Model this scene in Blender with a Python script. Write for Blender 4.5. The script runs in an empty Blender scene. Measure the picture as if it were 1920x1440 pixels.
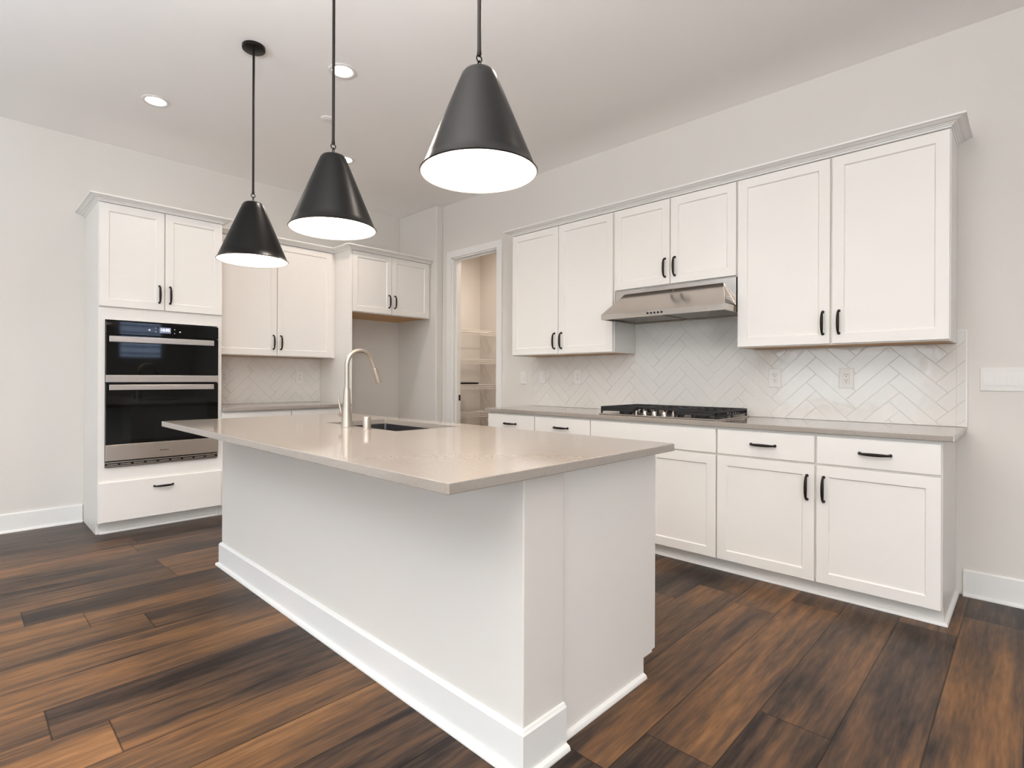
import bpy, bmesh, math, random
from mathutils import Vector, Matrix
random.seed(7)
C = bpy.context.scene.collection
SC = bpy.context.scene

# ------------------------------------------------------------------ camera
CAM_H = 1.1702
cam_d = bpy.data.cameras.new('camera')
cam_d.sensor_width = 36.0
cam_d.lens = 36.0 * 1010.2347 / 1920.0
cam_d.shift_x = (960 - 922.303) / 1920.0
cam_d.shift_y = -(720 - 709.54) / 1920.0
cam_d.clip_start = 0.02
cam = bpy.data.objects.new('camera', cam_d)
C.objects.link(cam)
yaw, rl = math.radians(45.0746), math.radians(0.2288)
fw = Vector((-math.sin(yaw), math.cos(yaw), 0))
rt = Vector((math.cos(yaw), math.sin(yaw), 0))
up = rt.cross(fw)
r2 = math.cos(rl) * rt + math.sin(rl) * up
u2 = -math.sin(rl) * rt + math.cos(rl) * up
M = Matrix(((r2.x, u2.x, -fw.x, 0), (r2.y, u2.y, -fw.y, 0), (r2.z, u2.z, -fw.z, CAM_H), (0, 0, 0, 1)))
cam.matrix_world = M
SC.camera = cam

# ------------------------------------------------------------------ world, exposure, daylight, downlights
SC.view_settings.view_transform = 'Standard'
SC.view_settings.look = 'None'
SC.view_settings.gamma = 1.0
SC.view_settings.use_curve_mapping = False
SC.view_settings.exposure = 0.24
SC.cycles.use_denoising = True
SC.cycles.caustics_reflective = False
SC.cycles.caustics_refractive = False
SC.cycles.max_bounces = 10
SC.cycles.diffuse_bounces = 6
SC.cycles.sample_clamp_indirect = 8.0

W = bpy.data.worlds.new('sky')
SC.world = W
W.use_nodes = True
bg = W.node_tree.nodes['Background']
bg.inputs[0].default_value = (0.92, 0.96, 1.0, 1)
bg.inputs[1].default_value = 0.9

WARM = (1.0, 0.87, 0.77)
DAY = (0.88, 0.94, 1.0)

def area_light(name, loc, target, sx, sy, power, color):
    d = bpy.data.lights.new(name, 'AREA')
    d.shape = 'RECTANGLE'; d.size = sx; d.size_y = sy; d.energy = power; d.color = color
    o = bpy.data.objects.new(name, d); C.objects.link(o)
    o.location = loc
    o.rotation_euler = (Vector(target) - Vector(loc)).to_track_quat('-Z', 'Z').to_euler()
    return o

# daylight coming in through the big windows behind the camera
area_light('window_daylight', (-2.7, -4.85, 1.45), (-2.7, 0, 1.45), 2.5, 2.1, 35, (0.78, 0.94, 1.08))
area_light('window_daylight', (1.1, -4.85, 1.45), (1.1, 0, 1.45), 2.5, 2.1, 35, (0.78, 0.94, 1.08))
area_light('window_daylight', (4.05, -2.4, 1.45), (0, -2.4, 1.45), 2.5, 2.1, 118, (0.94, 1.0, 1.04))  # lamp of an unseen window added to bring in more daylight
# photographer's flash bounced off the ceiling, plus two unseen lamps added to brighten it
area_light('bounce_fill', (-2.2, -2.0, 1.9), (-2.2, -2.0, 3), 1.2, 1.2, 84, (0.88, 0.99, 1.13))
area_light('bounce_fill', (-1.0, 0.1, 2.3), (-1.0, 0.1, 3.1), 0.8, 0.8, 64, (1.0, 0.98, 0.96))
area_light('bounce_fill', (0.5, -1.0, 2.1), (0.5, -1.0, 3.1), 0.8, 0.8, 75, (1.0, 0.98, 0.97))

# sun on the neighbouring house only (it stands high behind this house)
sd = bpy.data.lights.new('sun', 'SUN'); sd.energy = 40.0; sd.angle = 0.02
sun = bpy.data.objects.new('sun', sd); C.objects.link(sun)
sun.rotation_euler = Vector((0.643, 0.0, -0.766)).to_track_quat('-Z', 'Y').to_euler()
CAN_POWER = 42
def downlight_lamp(x, y, power=CAN_POWER, z=3.085):
    d = bpy.data.lights.new('downlight_lamp', 'SPOT')
    d.energy = power; d.color = WARM; d.spot_size = math.radians(165); d.spot_blend = 1.0; d.shadow_soft_size = 0.06
    o = bpy.data.objects.new('downlight_lamp', d); C.objects.link(o)
    o.location = (x, y, z)
    return o
CANS = [(-4.333, 0.991), (-3.071, 1.723), (-4.301, 2.438)]
for (x, y), p in zip(CANS, (6, 46, 46)):
    downlight_lamp(x, y, p)
for x, y, p in [(-1.70, 2.15, 31), (-0.45, 2.2, 20), (-1.85, -0.3, 9), (0.4, 0.7, 6), (-3.6, -1.4, 9), (1.8, 2.0, 12), (0.2, -2.2, 7)]:  # unseen downlights without fixtures, added out of view as fill
    downlight_lamp(x, y, p)

# ------------------------------------------------------------------ materials
def lin(c):
    return tuple((v / 12.92 if v <= 0.04045 else ((v + 0.055) / 1.055) ** 2.4) for v in [k / 255.0 for k in c])

def mat(name, rgb, rough=0.5, metal=0.0, spec=0.5, coat=0.0, emit=None, estr=0.0, noise=0.0, nscale=20, bump=0.0, bscale=200, ior=None):
    m = bpy.data.materials.new(name); m.use_nodes = True
    nt = m.node_tree; b = nt.nodes['Principled BSDF']
    col = (*lin(rgb), 1)
    b.inputs['Base Color'].default_value = col
    b.inputs['Roughness'].default_value = rough
    b.inputs['Metallic'].default_value = metal
    b.inputs['Specular IOR Level'].default_value = spec
    if ior: b.inputs['IOR'].default_value = ior
    if coat: b.inputs['Coat Weight'].default_value = coat; b.inputs['Coat Roughness'].default_value = 0.05
    if emit:
        b.inputs['Emission Color'].default_value = (*emit, 1); b.inputs['Emission Strength'].default_value = estr
    tc = nt.nodes.new('ShaderNodeTexCoord')
    n = nt.nodes.new('ShaderNodeTexNoise'); n.inputs['Scale'].default_value = nscale; n.inputs['Detail'].default_value = 4
    nt.links.new(tc.outputs['Object'], n.inputs['Vector'])
    mx = nt.nodes.new('ShaderNodeMix'); mx.data_type = 'RGBA'
    k = max(noise, 0.01)
    mx.inputs['A'].default_value = tuple(min(1, v * (1 - k)) for v in col[:3]) + (1,)
    mx.inputs['B'].default_value = tuple(min(1, v * (1 + k)) for v in col[:3]) + (1,)
    nt.links.new(n.outputs['Fac'], mx.inputs['Factor'])
    nt.links.new(mx.outputs['Result'], b.inputs['Base Color'])
    if bump:
        n2 = nt.nodes.new('ShaderNodeTexNoise'); n2.inputs['Scale'].default_value = bscale; n2.inputs['Detail'].default_value = 3
        nt.links.new(tc.outputs['Object'], n2.inputs['Vector'])
        bp = nt.nodes.new('ShaderNodeBump'); bp.inputs['Strength'].default_value = bump; bp.inputs['Distance'].default_value = 0.002
        nt.links.new(n2.outputs['Fac'], bp.inputs['Height']); nt.links.new(bp.outputs['Normal'], b.inputs['Normal'])
    return m

def brushed(name, rgb, rough=0.3, axis=(1, 60, 60), metal=1.0):
    m = mat(name, rgb, rough, metal)
    nt = m.node_tree; b = nt.nodes['Principled BSDF']
    tc = nt.nodes.new('ShaderNodeTexCoord'); mp = nt.nodes.new('ShaderNodeMapping'); mp.inputs['Scale'].default_value = axis
    n = nt.nodes.new('ShaderNodeTexNoise'); n.inputs['Scale'].default_value = 12; n.inputs['Detail'].default_value = 5
    nt.links.new(tc.outputs['Object'], mp.inputs['Vector']); nt.links.new(mp.outputs['Vector'], n.inputs['Vector'])
    mr = nt.nodes.new('ShaderNodeMapRange'); mr.inputs['To Min'].default_value = rough * 0.8; mr.inputs['To Max'].default_value = rough * 1.25
    nt.links.new(n.outputs['Fac'], mr.inputs['Value']); nt.links.new(mr.outputs['Result'], b.inputs['Roughness'])
    return m

MAT = {}
MAT['wall'] = mat('wall_paint', (221, 216, 209), 0.85, spec=0.25, noise=0.01, nscale=3, bump=0.15, bscale=260)
MAT['ceiling'] = mat('ceiling_paint', (249, 247, 245), 0.9, spec=0.2, noise=0.01, nscale=3, bump=0.15, bscale=240)
MAT['trim'] = mat('trim_paint', (234, 232, 228), 0.45, noise=0.008, nscale=4)
MAT['cab'] = mat('cabinet_paint', (233, 229, 223), 0.42, noise=0.008, nscale=5)
MAT['maple'] = mat('maple_veneer', (205, 160, 105), 0.5, noise=0.2, nscale=8)
MAT['bronze'] = mat('dark_bronze', (38, 33, 30), 0.42, metal=0.7)
MAT['shade'] = mat('gunmetal_shade', (9, 8, 7), 0.34, metal=0.0, spec=0.22, noise=0.05, nscale=6)
MAT['shade_in'] = mat('white_shade_lining', (250, 248, 244), 0.6)
MAT['bulb'] = mat('lamp_bulb', (255, 250, 240), 0.4, emit=(1.0, 0.90, 0.78), estr=9)
MAT['lens'] = mat('downlight_lens', (255, 250, 240), 0.4, emit=(1.0, 0.92, 0.82), estr=14)
MAT['steel'] = brushed('stainless_steel', (202, 194, 186), 0.2, (1, 60, 60))
MAT['steel_y'] = brushed('stainless_steel_front', (205, 196, 188), 0.3, (60, 1, 60))
MAT['nickel'] = brushed('brushed_nickel', (184, 174, 162), 0.4, (40, 40, 2))
MAT['sinksteel'] = brushed('sink_steel', (120, 118, 118), 0.35, (60, 2, 60))  # darkened: the bowl's dark reflections are put into the steel colour
MAT['glass_black'] = mat('black_oven_glass', (4, 4, 4), 0.04, spec=0.36)
MAT['glass_win'] = mat('dark_oven_window', (12, 14, 15), 0.05, spec=0.4)
MAT['black'] = mat('black_plastic', (14, 13, 13), 0.45)
MAT['iron'] = mat('cast_iron', (26, 25, 25), 0.55, noise=0.15, nscale=60)
MAT['screen'] = mat('oven_screen', (70, 76, 95), 0.3, emit=(0.30, 0.33, 0.45), estr=0.55)
MAT['digits'] = mat('oven_digits', (245, 250, 255), 0.4, emit=(0.9, 0.95, 1.0), estr=1.4)
MAT['icon'] = mat('oven_icon', (190, 190, 195), 0.4, emit=(0.5, 0.5, 0.52), estr=0.35)
MAT['plate'] = mat('white_plastic', (228, 224, 219), 0.4)
MAT['slot'] = mat('slot_black', (30, 28, 26), 0.6)
MAT['grout'] = mat('tile_grout', (214, 208, 200), 0.85, noise=0.03, nscale=60)
MAT['wire'] = mat('wire_coating', (240, 236, 228), 0.4)
MAT['bracket'] = mat('wire_brace', (205, 190, 170), 0.5)
MAT['siding'] = mat('blue_siding', (120, 138, 165), 0.6, noise=0.04, nscale=10)
MAT['glass'] = None

def win_glass():
    m = bpy.data.materials.new('window_glass'); m.use_nodes = True; nt = m.node_tree
    for n in list(nt.nodes):
        if n.type != 'OUTPUT_MATERIAL': nt.nodes.remove(n)
    out = [n for n in nt.nodes][0]
    t = nt.nodes.new('ShaderNodeBsdfTransparent'); g = nt.nodes.new('ShaderNodeBsdfGlossy'); g.inputs['Roughness'].default_value = 0.02
    f = nt.nodes.new('ShaderNodeFresnel'); f.inputs['IOR'].default_value = 1.45
    mx = nt.nodes.new('ShaderNodeMixShader')
    nt.links.new(f.outputs[0], mx.inputs[0]); nt.links.new(t.outputs[0], mx.inputs[1]); nt.links.new(g.outputs[0], mx.inputs[2])
    nt.links.new(mx.outputs[0], out.inputs['Surface'])
    return m
MAT['glass'] = win_glass()

def quartz():
    m = mat('quartz_counter', (154, 145, 136), 0.09, spec=0.6, ior=1.6)
    nt = m.node_tree; b = nt.nodes['Principled BSDF']
    tc = nt.nodes.new('ShaderNodeTexCoord')
    n = nt.nodes.new('ShaderNodeTexNoise'); n.inputs['Scale'].default_value = 260; n.inputs['Detail'].default_value = 3
    n2 = nt.nodes.new('ShaderNodeTexNoise'); n2.inputs['Scale'].default_value = 90; n2.inputs['Detail'].default_value = 3
    ad = nt.nodes.new('ShaderNodeMath'); ad.operation = 'ADD'
    r = nt.nodes.new('ShaderNodeValToRGB')
    r.color_ramp.elements[0].position = 0.75; r.color_ramp.elements[0].color = (*lin((151, 142, 133)), 1)
    r.color_ramp.elements[1].position = 1.0; r.color_ramp.elements[1].color = (*lin((158, 149, 140)), 1)
    nt.links.new(tc.outputs['Object'], n.inputs['Vector']); nt.links.new(tc.outputs['Object'], n2.inputs['Vector'])
    nt.links.new(n.outputs['Fac'], ad.inputs[0]); nt.links.new(n2.outputs['Fac'], ad.inputs[1])
    nt.links.new(ad.outputs[0], r.inputs['Fac']); nt.links.new(r.outputs['Color'], b.inputs['Base Color'])
    return m
MAT['quartz'] = quartz()

def tile_mat():
    m = mat('glazed_white_tile', (226, 222, 215), 0.09, spec=0.6)
    nt = m.node_tree; b = nt.nodes['Principled BSDF']
    tc = nt.nodes.new('ShaderNodeTexCoord')
    n = nt.nodes.new('ShaderNodeTexNoise'); n.inputs['Scale'].default_value = 22; n.inputs['Detail'].default_value = 2
    nt.links.new(tc.outputs['Object'], n.inputs['Vector'])
    bp = nt.nodes.new('ShaderNodeBump'); bp.inputs['Strength'].default_value = 0.35; bp.inputs['Distance'].default_value = 0.004
    nt.links.new(n.outputs['Fac'], bp.inputs['Height']); nt.links.new(bp.outputs['Normal'], b.inputs['Normal'])
    return m
MAT['tile'] = tile_mat()

def perforated():
    m = brushed('perforated_steel', (190, 180, 170), 0.35)
    nt = m.node_tree; b = nt.nodes['Principled BSDF']
    tc = nt.nodes.new('ShaderNodeTexCoord'); v = nt.nodes.new('ShaderNodeTexVoronoi'); v.inputs['Scale'].default_value = 95
    v.inputs['Randomness'].default_value = 0.0
    nt.links.new(tc.outputs['Object'], v.inputs['Vector'])
    r = nt.nodes.new('ShaderNodeValToRGB'); r.color_ramp.interpolation = 'CONSTANT'
    r.color_ramp.elements[0].position = 0.0; r.color_ramp.elements[0].color = (0.02, 0.015, 0.012, 1)
    r.color_ramp.elements[1].position = 0.56; r.color_ramp.elements[1].color = (*lin((150, 142, 134)), 1)
    nt.links.new(v.outputs['Distance'], r.inputs['Fac']); nt.links.new(r.outputs['Color'], b.inputs['Base Color'])
    return m
MAT['perf'] = perforated()

def floor_mat():
    m = bpy.data.materials.new('plank_floor'); m.use_nodes = True; nt = m.node_tree; b = nt.nodes['Principled BSDF']
    L = nt.links.new
    def math_(op, a, bb=None, c=None):
        n = nt.nodes.new('ShaderNodeMath'); n.operation = op
        for i, v in enumerate((a, bb, c)):
            if v is None: continue
            if isinstance(v, (int, float)): n.inputs[i].default_value = v
            else: L(v, n.inputs[i])
        return n.outputs[0]
    tc = nt.nodes.new('ShaderNodeTexCoord'); sp = nt.nodes.new('ShaderNodeSeparateXYZ'); L(tc.outputs['Object'], sp.inputs[0])
    PW, PL = 0.2205, 1.52
    xs = math_('DIVIDE', math_('ADD', sp.outputs['X'], 2.661), PW)
    row = math_('FLOOR', xs); fx = math_('FRACT', xs)
    wn = nt.nodes.new('ShaderNodeTexWhiteNoise'); wn.noise_dimensions = '1D'; L(math_('ADD', row, 31.7), wn.inputs['W'])
    ys = math_('ADD', math_('DIVIDE', sp.outputs['Y'], PL), math_('MULTIPLY', wn.outputs['Value'], 7.0))
    idx = math_('FLOOR', ys); fy = math_('FRACT', ys)
    cb = nt.nodes.new('ShaderNodeCombineXYZ'); L(row, cb.inputs[0]); L(idx, cb.inputs[1])
    w2 = nt.nodes.new('ShaderNodeTexWhiteNoise'); w2.noise_dimensions = '3D'; L(cb.outputs[0], w2.inputs['Vector'])
    # grain coordinates: stretched along the plank, shifted per plank
    gx = math_('ADD', math_('MULTIPLY', sp.outputs['X'], 1.0), math_('MULTIPLY', w2.outputs['Value'], 37.0))
    gy = math_('ADD', math_('MULTIPLY', sp.outputs['Y'], 0.10), math_('MULTIPLY', row, 3.1))
    g = nt.nodes.new('ShaderNodeCombineXYZ'); L(gx, g.inputs[0]); L(gy, g.inputs[1])
    n1 = nt.nodes.new('ShaderNodeTexNoise'); n1.inputs['Scale'].default_value = 9; n1.inputs['Detail'].default_value = 5; n1.inputs['Distortion'].default_value = 0.6; L(g.outputs[0], n1.inputs['Vector'])
    n2 = nt.nodes.new('ShaderNodeTexNoise'); n2.inputs['Scale'].default_value = 95; n2.inputs['Detail'].default_value = 4; L(g.outputs[0], n2.inputs['Vector'])
    g3 = nt.nodes.new('ShaderNodeCombineXYZ'); L(math_('MULTIPLY', gx, 1.0), g3.inputs[0]); L(math_('MULTIPLY', sp.outputs['Y'], 0.33), g3.inputs[1])
    n3 = nt.nodes.new('ShaderNodeTexNoise'); n3.inputs['Scale'].default_value = 5; n3.inputs['Detail'].default_value = 3; L(g3.outputs[0], n3.inputs['Vector'])
    v = math_('ADD', math_('MULTIPLY', w2.outputs['Value'], 0.34), math_('MULTIPLY', n1.outputs['Fac'], 0.70))
    v = math_('ADD', v, math_('MULTIPLY', math_('SUBTRACT', n2.outputs['Fac'], 0.5), 0.36))
    v = math_('ADD', v, math_('MULTIPLY', math_('SUBTRACT', n3.outputs['Fac'], 0.5), 0.42))
    g4 = nt.nodes.new('ShaderNodeCombineXYZ'); L(gx, g4.inputs[0]); L(math_('ADD', math_('MULTIPLY', sp.outputs['Y'], 0.055), math_('MULTIPLY', idx, 1.7)), g4.inputs[1])
    n4 = nt.nodes.new('ShaderNodeTexNoise'); n4.inputs['Scale'].default_value = 34; n4.inputs['Detail'].default_value = 3; L(g4.outputs[0], n4.inputs['Vector'])
    v = math_('ADD', v, math_('MULTIPLY', math_('SUBTRACT', n4.outputs['Fac'], 0.5), 0.55))
    r = nt.nodes.new('ShaderNodeValToRGB'); e = r.color_ramp.elements
    e[0].position = 0.28; e[0].color = (*lin((40, 32, 29)), 1)
    e[1].position = 0.92; e[1].color = (*lin((144, 106, 72)), 1)
    for p, c in ((0.42, (64, 51, 43)), (0.56, (90, 68, 51)), (0.72, (118, 85, 57))):
        q = e.new(p); q.color = (*lin(c), 1)
    L(v, r.inputs['Fac'])
    # seams
    ex = math_('MULTIPLY', math_('MINIMUM', fx, math_('SUBTRACT', 1.0, fx)), PW)
    ey = math_('MULTIPLY', math_('MINIMUM', fy, math_('SUBTRACT', 1.0, fy)), PL)
    ed = math_('MINIMUM', ex, ey)
    sm = nt.nodes.new('ShaderNodeMapRange'); sm.inputs['From Min'].default_value = 0.0008; sm.inputs['From Max'].default_value = 0.0036
    sm.inputs['To Min'].default_value = 0.3; sm.inputs['To Max'].default_value = 1.0; L(ed, sm.inputs['Value'])
    mx = nt.nodes.new('ShaderNodeMix'); mx.data_type = 'RGBA'; mx.blend_type = 'MULTIPLY'; mx.inputs['Factor'].default_value = 1.0
    L(r.outputs['Color'], mx.inputs['A']); L(sm.outputs['Result'], mx.inputs['B'])
    L(mx.outputs['Result'], b.inputs['Base Color'])
    b.inputs['Roughness'].default_value = 0.33
    b.inputs['Specular IOR Level'].default_value = 0.14
    h = math_('ADD', math_('MULTIPLY', n2.outputs['Fac'], 0.35), math_('MULTIPLY', sm.outputs['Result'], 1.0))
    bp = nt.nodes.new('ShaderNodeBump'); bp.inputs['Strength'].default_value = 0.35; bp.inputs['Distance'].default_value = 0.0012
    L(h, bp.inputs['Height']); L(bp.outputs['Normal'], b.inputs['Normal'])
    return m
MAT['floor'] = floor_mat()

# ------------------------------------------------------------------ mesh helpers
class MB:
    """collects faces in world coordinates; build() links them as one mesh object under a parent"""
    def __init__(s): s.v = []; s.f = []
    def add(s, vs, fs):
        o = len(s.v); s.v += [tuple(p) for p in vs]; s.f += [tuple(i + o for i in f) for f in fs]; return s
    def box(s, x0, x1, y0, y1, z0, z1):
        vs = [(x0, y0, z0), (x1, y0, z0), (x1, y1, z0), (x0, y1, z0), (x0, y0, z1), (x1, y0, z1), (x1, y1, z1), (x0, y1, z1)]
        return s.add(vs, [(0, 3, 2, 1), (4, 5, 6, 7), (0, 1, 5, 4), (1, 2, 6, 5), (2, 3, 7, 6), (3, 0, 4, 7)])
    def extrude(s, pts, fn0, fn1):
        n = len(pts)
        vs = [fn0(*p) for p in pts] + [fn1(*p) for p in pts]
        fs = [tuple(range(n))[::-1], tuple(range(n, 2 * n))] + [(i, (i + 1) % n, n + (i + 1) % n, n + i) for i in range(n)]
        return s.add(vs, fs)
    def tube(s, pts, radii, n=12, flat=1.0, cap=True):
        pts = [Vector(p) for p in pts]
        if isinstance(radii, (int, float)): radii = [radii] * len(pts)
        rings = []; prev = None
        for i, p in enumerate(pts):
            t = (pts[min(i + 1, len(pts) - 1)] - pts[max(i - 1, 0)]).normalized()
            if prev is None:
                a = Vector((0, 0, 1)) if abs(t.z) < 0.9 else Vector((1, 0, 0))
                u = t.cross(a).normalized()
            else:
                u = (prev - t * prev.dot(t)).normalized()
            prev = u; w = t.cross(u)
            rings.append([p + (u * math.cos(k * 2 * math.pi / n) + w * flat * math.sin(k * 2 * math.pi / n)) * radii[i] for k in range(n)])
        vs = [q for r in rings for q in r]; fs = []
        for i in range(len(rings) - 1):
            for k in range(n):
                fs.append((i * n + k, i * n + (k + 1) % n, (i + 1) * n + (k + 1) % n, (i + 1) * n + k))
        if cap: fs += [tuple(range(n))[::-1], tuple(range((len(rings) - 1) * n, len(rings) * n))]
        return s.add(vs, fs)
    def lathe(s, prof, c, n=40, close=False):
        vs = []; fs = []; m = len(prof)
        for k in range(n):
            a = 2 * math.pi * k / n
            vs += [(c[0] + r * math.cos(a), c[1] + r * math.sin(a), c[2] + z) for r, z in prof]
        for k in range(n):
            k2 = (k + 1) % n
            for i in range(m - 1 + (1 if close else 0)):
                i2 = (i + 1) % m
                fs.append((k * m + i, k2 * m + i, k2 * m + i2, k * m + i2))
        return s.add(vs, fs)
    def torus(s, c, R, r, axis='Y', stretch=1.0, n=20, m=8):
        vs = []; fs = []
        for k in range(n):
            a = 2 * math.pi * k / n
            for j in range(m):
                b = 2 * math.pi * j / m
                u = (R + r * math.cos(b)) * math.cos(a); w = (R + r * math.cos(b)) * math.sin(a) * stretch; q = r * math.sin(b)
                vs.append((c[0] + (u if axis == 'Y' else q), c[1] + (q if axis == 'Y' else u), c[2] + w))
        for k in range(n):
            for j in range(m):
                fs.append((k * m + j, ((k + 1) % n) * m + j, ((k + 1) % n) * m + (j + 1) % m, k * m + (j + 1) % m))
        return s.add(vs, fs)
    def sweep(s, path, prof, side=1):
        """profile (offset, z) swept along a 2-D path with mitred corners; offset is to the given side"""
        n = len(path); P = [Vector(p) for p in path]; rings = []
        for i in range(n):
            d0 = (P[i] - P[i - 1]).normalized() if i > 0 else None
            d1 = (P[i + 1] - P[i]).normalized() if i < n - 1 else None
            nr = lambda d: Vector((d.y, -d.x)) * side
            if d0 is None: m = nr(d1); k = 1
            elif d1 is None: m = nr(d0); k = 1
            else:
                m = (nr(d0) + nr(d1)); m.normalize(); k = 1 / max(0.2, m.dot(nr(d0)))
            rings.append([(P[i].x + m.x * o * k, P[i].y + m.y * o * k, z) for o, z in prof])
        q = len(prof); vs = [v for r in rings for v in r]; fs = []
        for i in range(n - 1):
            for j in range(q):
                fs.append((i * q + j, i * q + (j + 1) % q, (i + 1) * q + (j + 1) % q, (i + 1) * q + j))
        fs += [tuple(range(q)), tuple(range((n - 1) * q, n * q))[::-1]]
        return s.add(vs, fs)
    def build(s, name, m, parent=None, bevel=0.0, smooth=False, seg=2, label=None):
        me = bpy.data.meshes.new(name)
        off = Vector((0, 0, 0))
        if parent is not None:
            q = parent
            while q is not None: off += Vector(q.location); q = q.parent
        base = off
        if parent is None: base = Vector((0, 0, 0))
        me.from_pydata([tuple(Vector(v) - base) for v in s.v], [], s.f)
        bm = bmesh.new(); bm.from_mesh(me)
        bmesh.ops.recalc_face_normals(bm, faces=bm.faces)
        bm.to_mesh(me); bm.free()
        o = bpy.data.objects.new(name, me); C.objects.link(o)
        me.materials.append(MAT[m] if isinstance(m, str) else m)
        if parent is not None: o.parent = parent
        if smooth:
            for p in me.polygons: p.use_smooth = True
            me.set_sharp_from_angle(angle=math.radians(40))
        if bevel:
            b = o.modifiers.new('bevel', 'BEVEL'); b.width = bevel; b.segments = seg; b.limit_method = 'ANGLE'; b.angle_limit = math.radians(35)
            b.harden_normals = False
        if label: o['label'] = label
        return o

def tag(o, label, cat, group=None):
    o['label'] = label; o['category'] = cat
    if group: o['group'] = group
    return o
def thing(name, label, cat, loc, group=None):
    o = bpy.data.objects.new(name, None); C.objects.link(o); o.location = loc; o.empty_display_size = 0.1
    return tag(o, label, cat, group)
def struct(o):
    o['kind'] = 'structure'; return o

# ------------------------------------------------------------------ dimensions (metres; camera stands at x = y = 0)
XO, YW, YA, ZC = -5.422, 3.903, 3.808, 3.102
XD = -4.796            # front of the tall oven cabinet doors
YD, YB = 3.573, 3.268  # fronts of the wall cabinet doors and base cabinet doors on the range wall
ZT = 2.454             # top of wall cabinets
DOOR = (-4.547, -3.834, 2.503)
X1, Y0 = 4.2, -5.0     # far limits of the room behind the camera

# ------------------------------------------------------------------ room shell
struct(MB().box(XO - 0.15, X1 + 0.15, Y0 - 0.15, 5.6, -0.1, 0).build('floor', 'floor'))
struct(MB().box(XO - 0.15, X1 + 0.15, Y0 - 0.15, 5.6, ZC, ZC + 0.12).build('ceiling', 'ceiling'))
struct(MB().box(XO - 0.15, XO, Y0, 5.6, 0, ZC).build('wall_left', 'wall'))
b = MB()
b.box(XO, DOOR[0], YW, YW + 0.118, 0, ZC).box(DOOR[1], X1, YW, YW + 0.118, 0, ZC).box(DOOR[0], DOOR[1], YW, YW + 0.118, DOOR[2], ZC)
struct(b.build('wall_right', 'wall'))
struct(MB().box(XO, -4.702, YA, YW, 0, ZC).build('wall_alcove', 'wall', bevel=0.012, seg=3))
# front wall (behind the camera, left) with two wide windows
b = MB(); xs = [XO, -4.0, -1.4, -0.2, 2.4, X1]
for i in (0, 2, 4): b.box(xs[i], xs[i + 1], Y0 - 0.15, Y0, 0, ZC)
for i in (1, 3): b.box(xs[i], xs[i + 1], Y0 - 0.15, Y0, 0, 0.35).box(xs[i], xs[i + 1], Y0 - 0.15, Y0, 2.55, ZC)
struct(b.build('wall_front', 'wall'))
RW = (2.45, 3.35, 1.55, 2.65)
b = MB().box(X1, X1 + 0.15, Y0, -3.7, 0, ZC).box(X1, X1 + 0.15, -1.1, RW[0], 0, ZC).box(X1, X1 + 0.15, -3.7, -1.1, 0, 0.35).box(X1, X1 + 0.15, -3.7, -1.1, 2.55, ZC).box(X1, X1 + 0.15, RW[1], 5.6, 0, ZC).box(X1, X1 + 0.15, RW[0], RW[1], 0, RW[2]).box(X1, X1 + 0.15, RW[0], RW[1], RW[3], ZC)
struct(b.build('wall_rear', 'wall'))
def window(n, axis, a0, a1, z0, z1, c):
    f = MB(); g = MB()
    def bx(mb, p0, p1, q0, q1, d0, d1):
        (mb.box(p0, p1, c + d0, c + d1, q0, q1) if axis == 'x' else mb.box(c + d0, c + d1, p0, p1, q0, q1))
    w = 0.06
    bx(f, a0, a1, z0, z0 + w, 0, 0.08); bx(f, a0, a1, z1 - w, z1, 0, 0.08)
    bx(f, a0, a0 + w, z0 + w, z1 - w, 0, 0.08); bx(f, a1 - w, a1, z0 + w, z1 - w, 0, 0.08)
    if a1 - a0 > 1.5: bx(f, (a0 + a1) / 2 - 0.03, (a0 + a1) / 2 + 0.03, z0 + w, z1 - w, 0, 0.08)
    o = struct(f.build('window_%d' % n, 'trim'))
    bx(g, a0 + w, a1 - w, z0 + w, z1 - w, 0.035, 0.041)
    g.build('pane', 'glass', o)
window(1, 'x', xs[1], xs[2], 0.35, 2.55, Y0 - 0.12)
window(2, 'x', xs[3], xs[4], 0.35, 2.55, Y0 - 0.12)
window(3, 'y', RW[0], RW[1], RW[2], RW[3], X1 + 0.04)
window(4, 'y', -3.7, -1.1, 0.35, 2.55, X1 + 0.04)  # unseen window, added to light the left wall and oven
# neighbouring house with lap siding, seen through window_3 as a reflection in the oven glass
b = MB()
for k in range(26):
    z = 0.18 * k
    b.extrude([(6.9, z), (6.85, z), (6.888, z + 0.18), (6.9, z + 0.18)], lambda x, z: (x, 0.5, z), lambda x, z: (x, 6.5, z))
struct(b.build('wall_neighbour', 'siding'))
struct(MB().box(X1 + 0.2, 9, -6, 8, -0.12, -0.02).build('ground', 'grout'))

# pantry behind the doorway
struct(MB().box(XO, -3.4, 5.17, 5.6, 0, ZC).build('wall_pantry_back', 'wall'))
struct(MB().box(-3.5, -3.4, YW + 0.118, 5.17, 0, ZC).build('wall_pantry_side', 'wall'))

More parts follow.
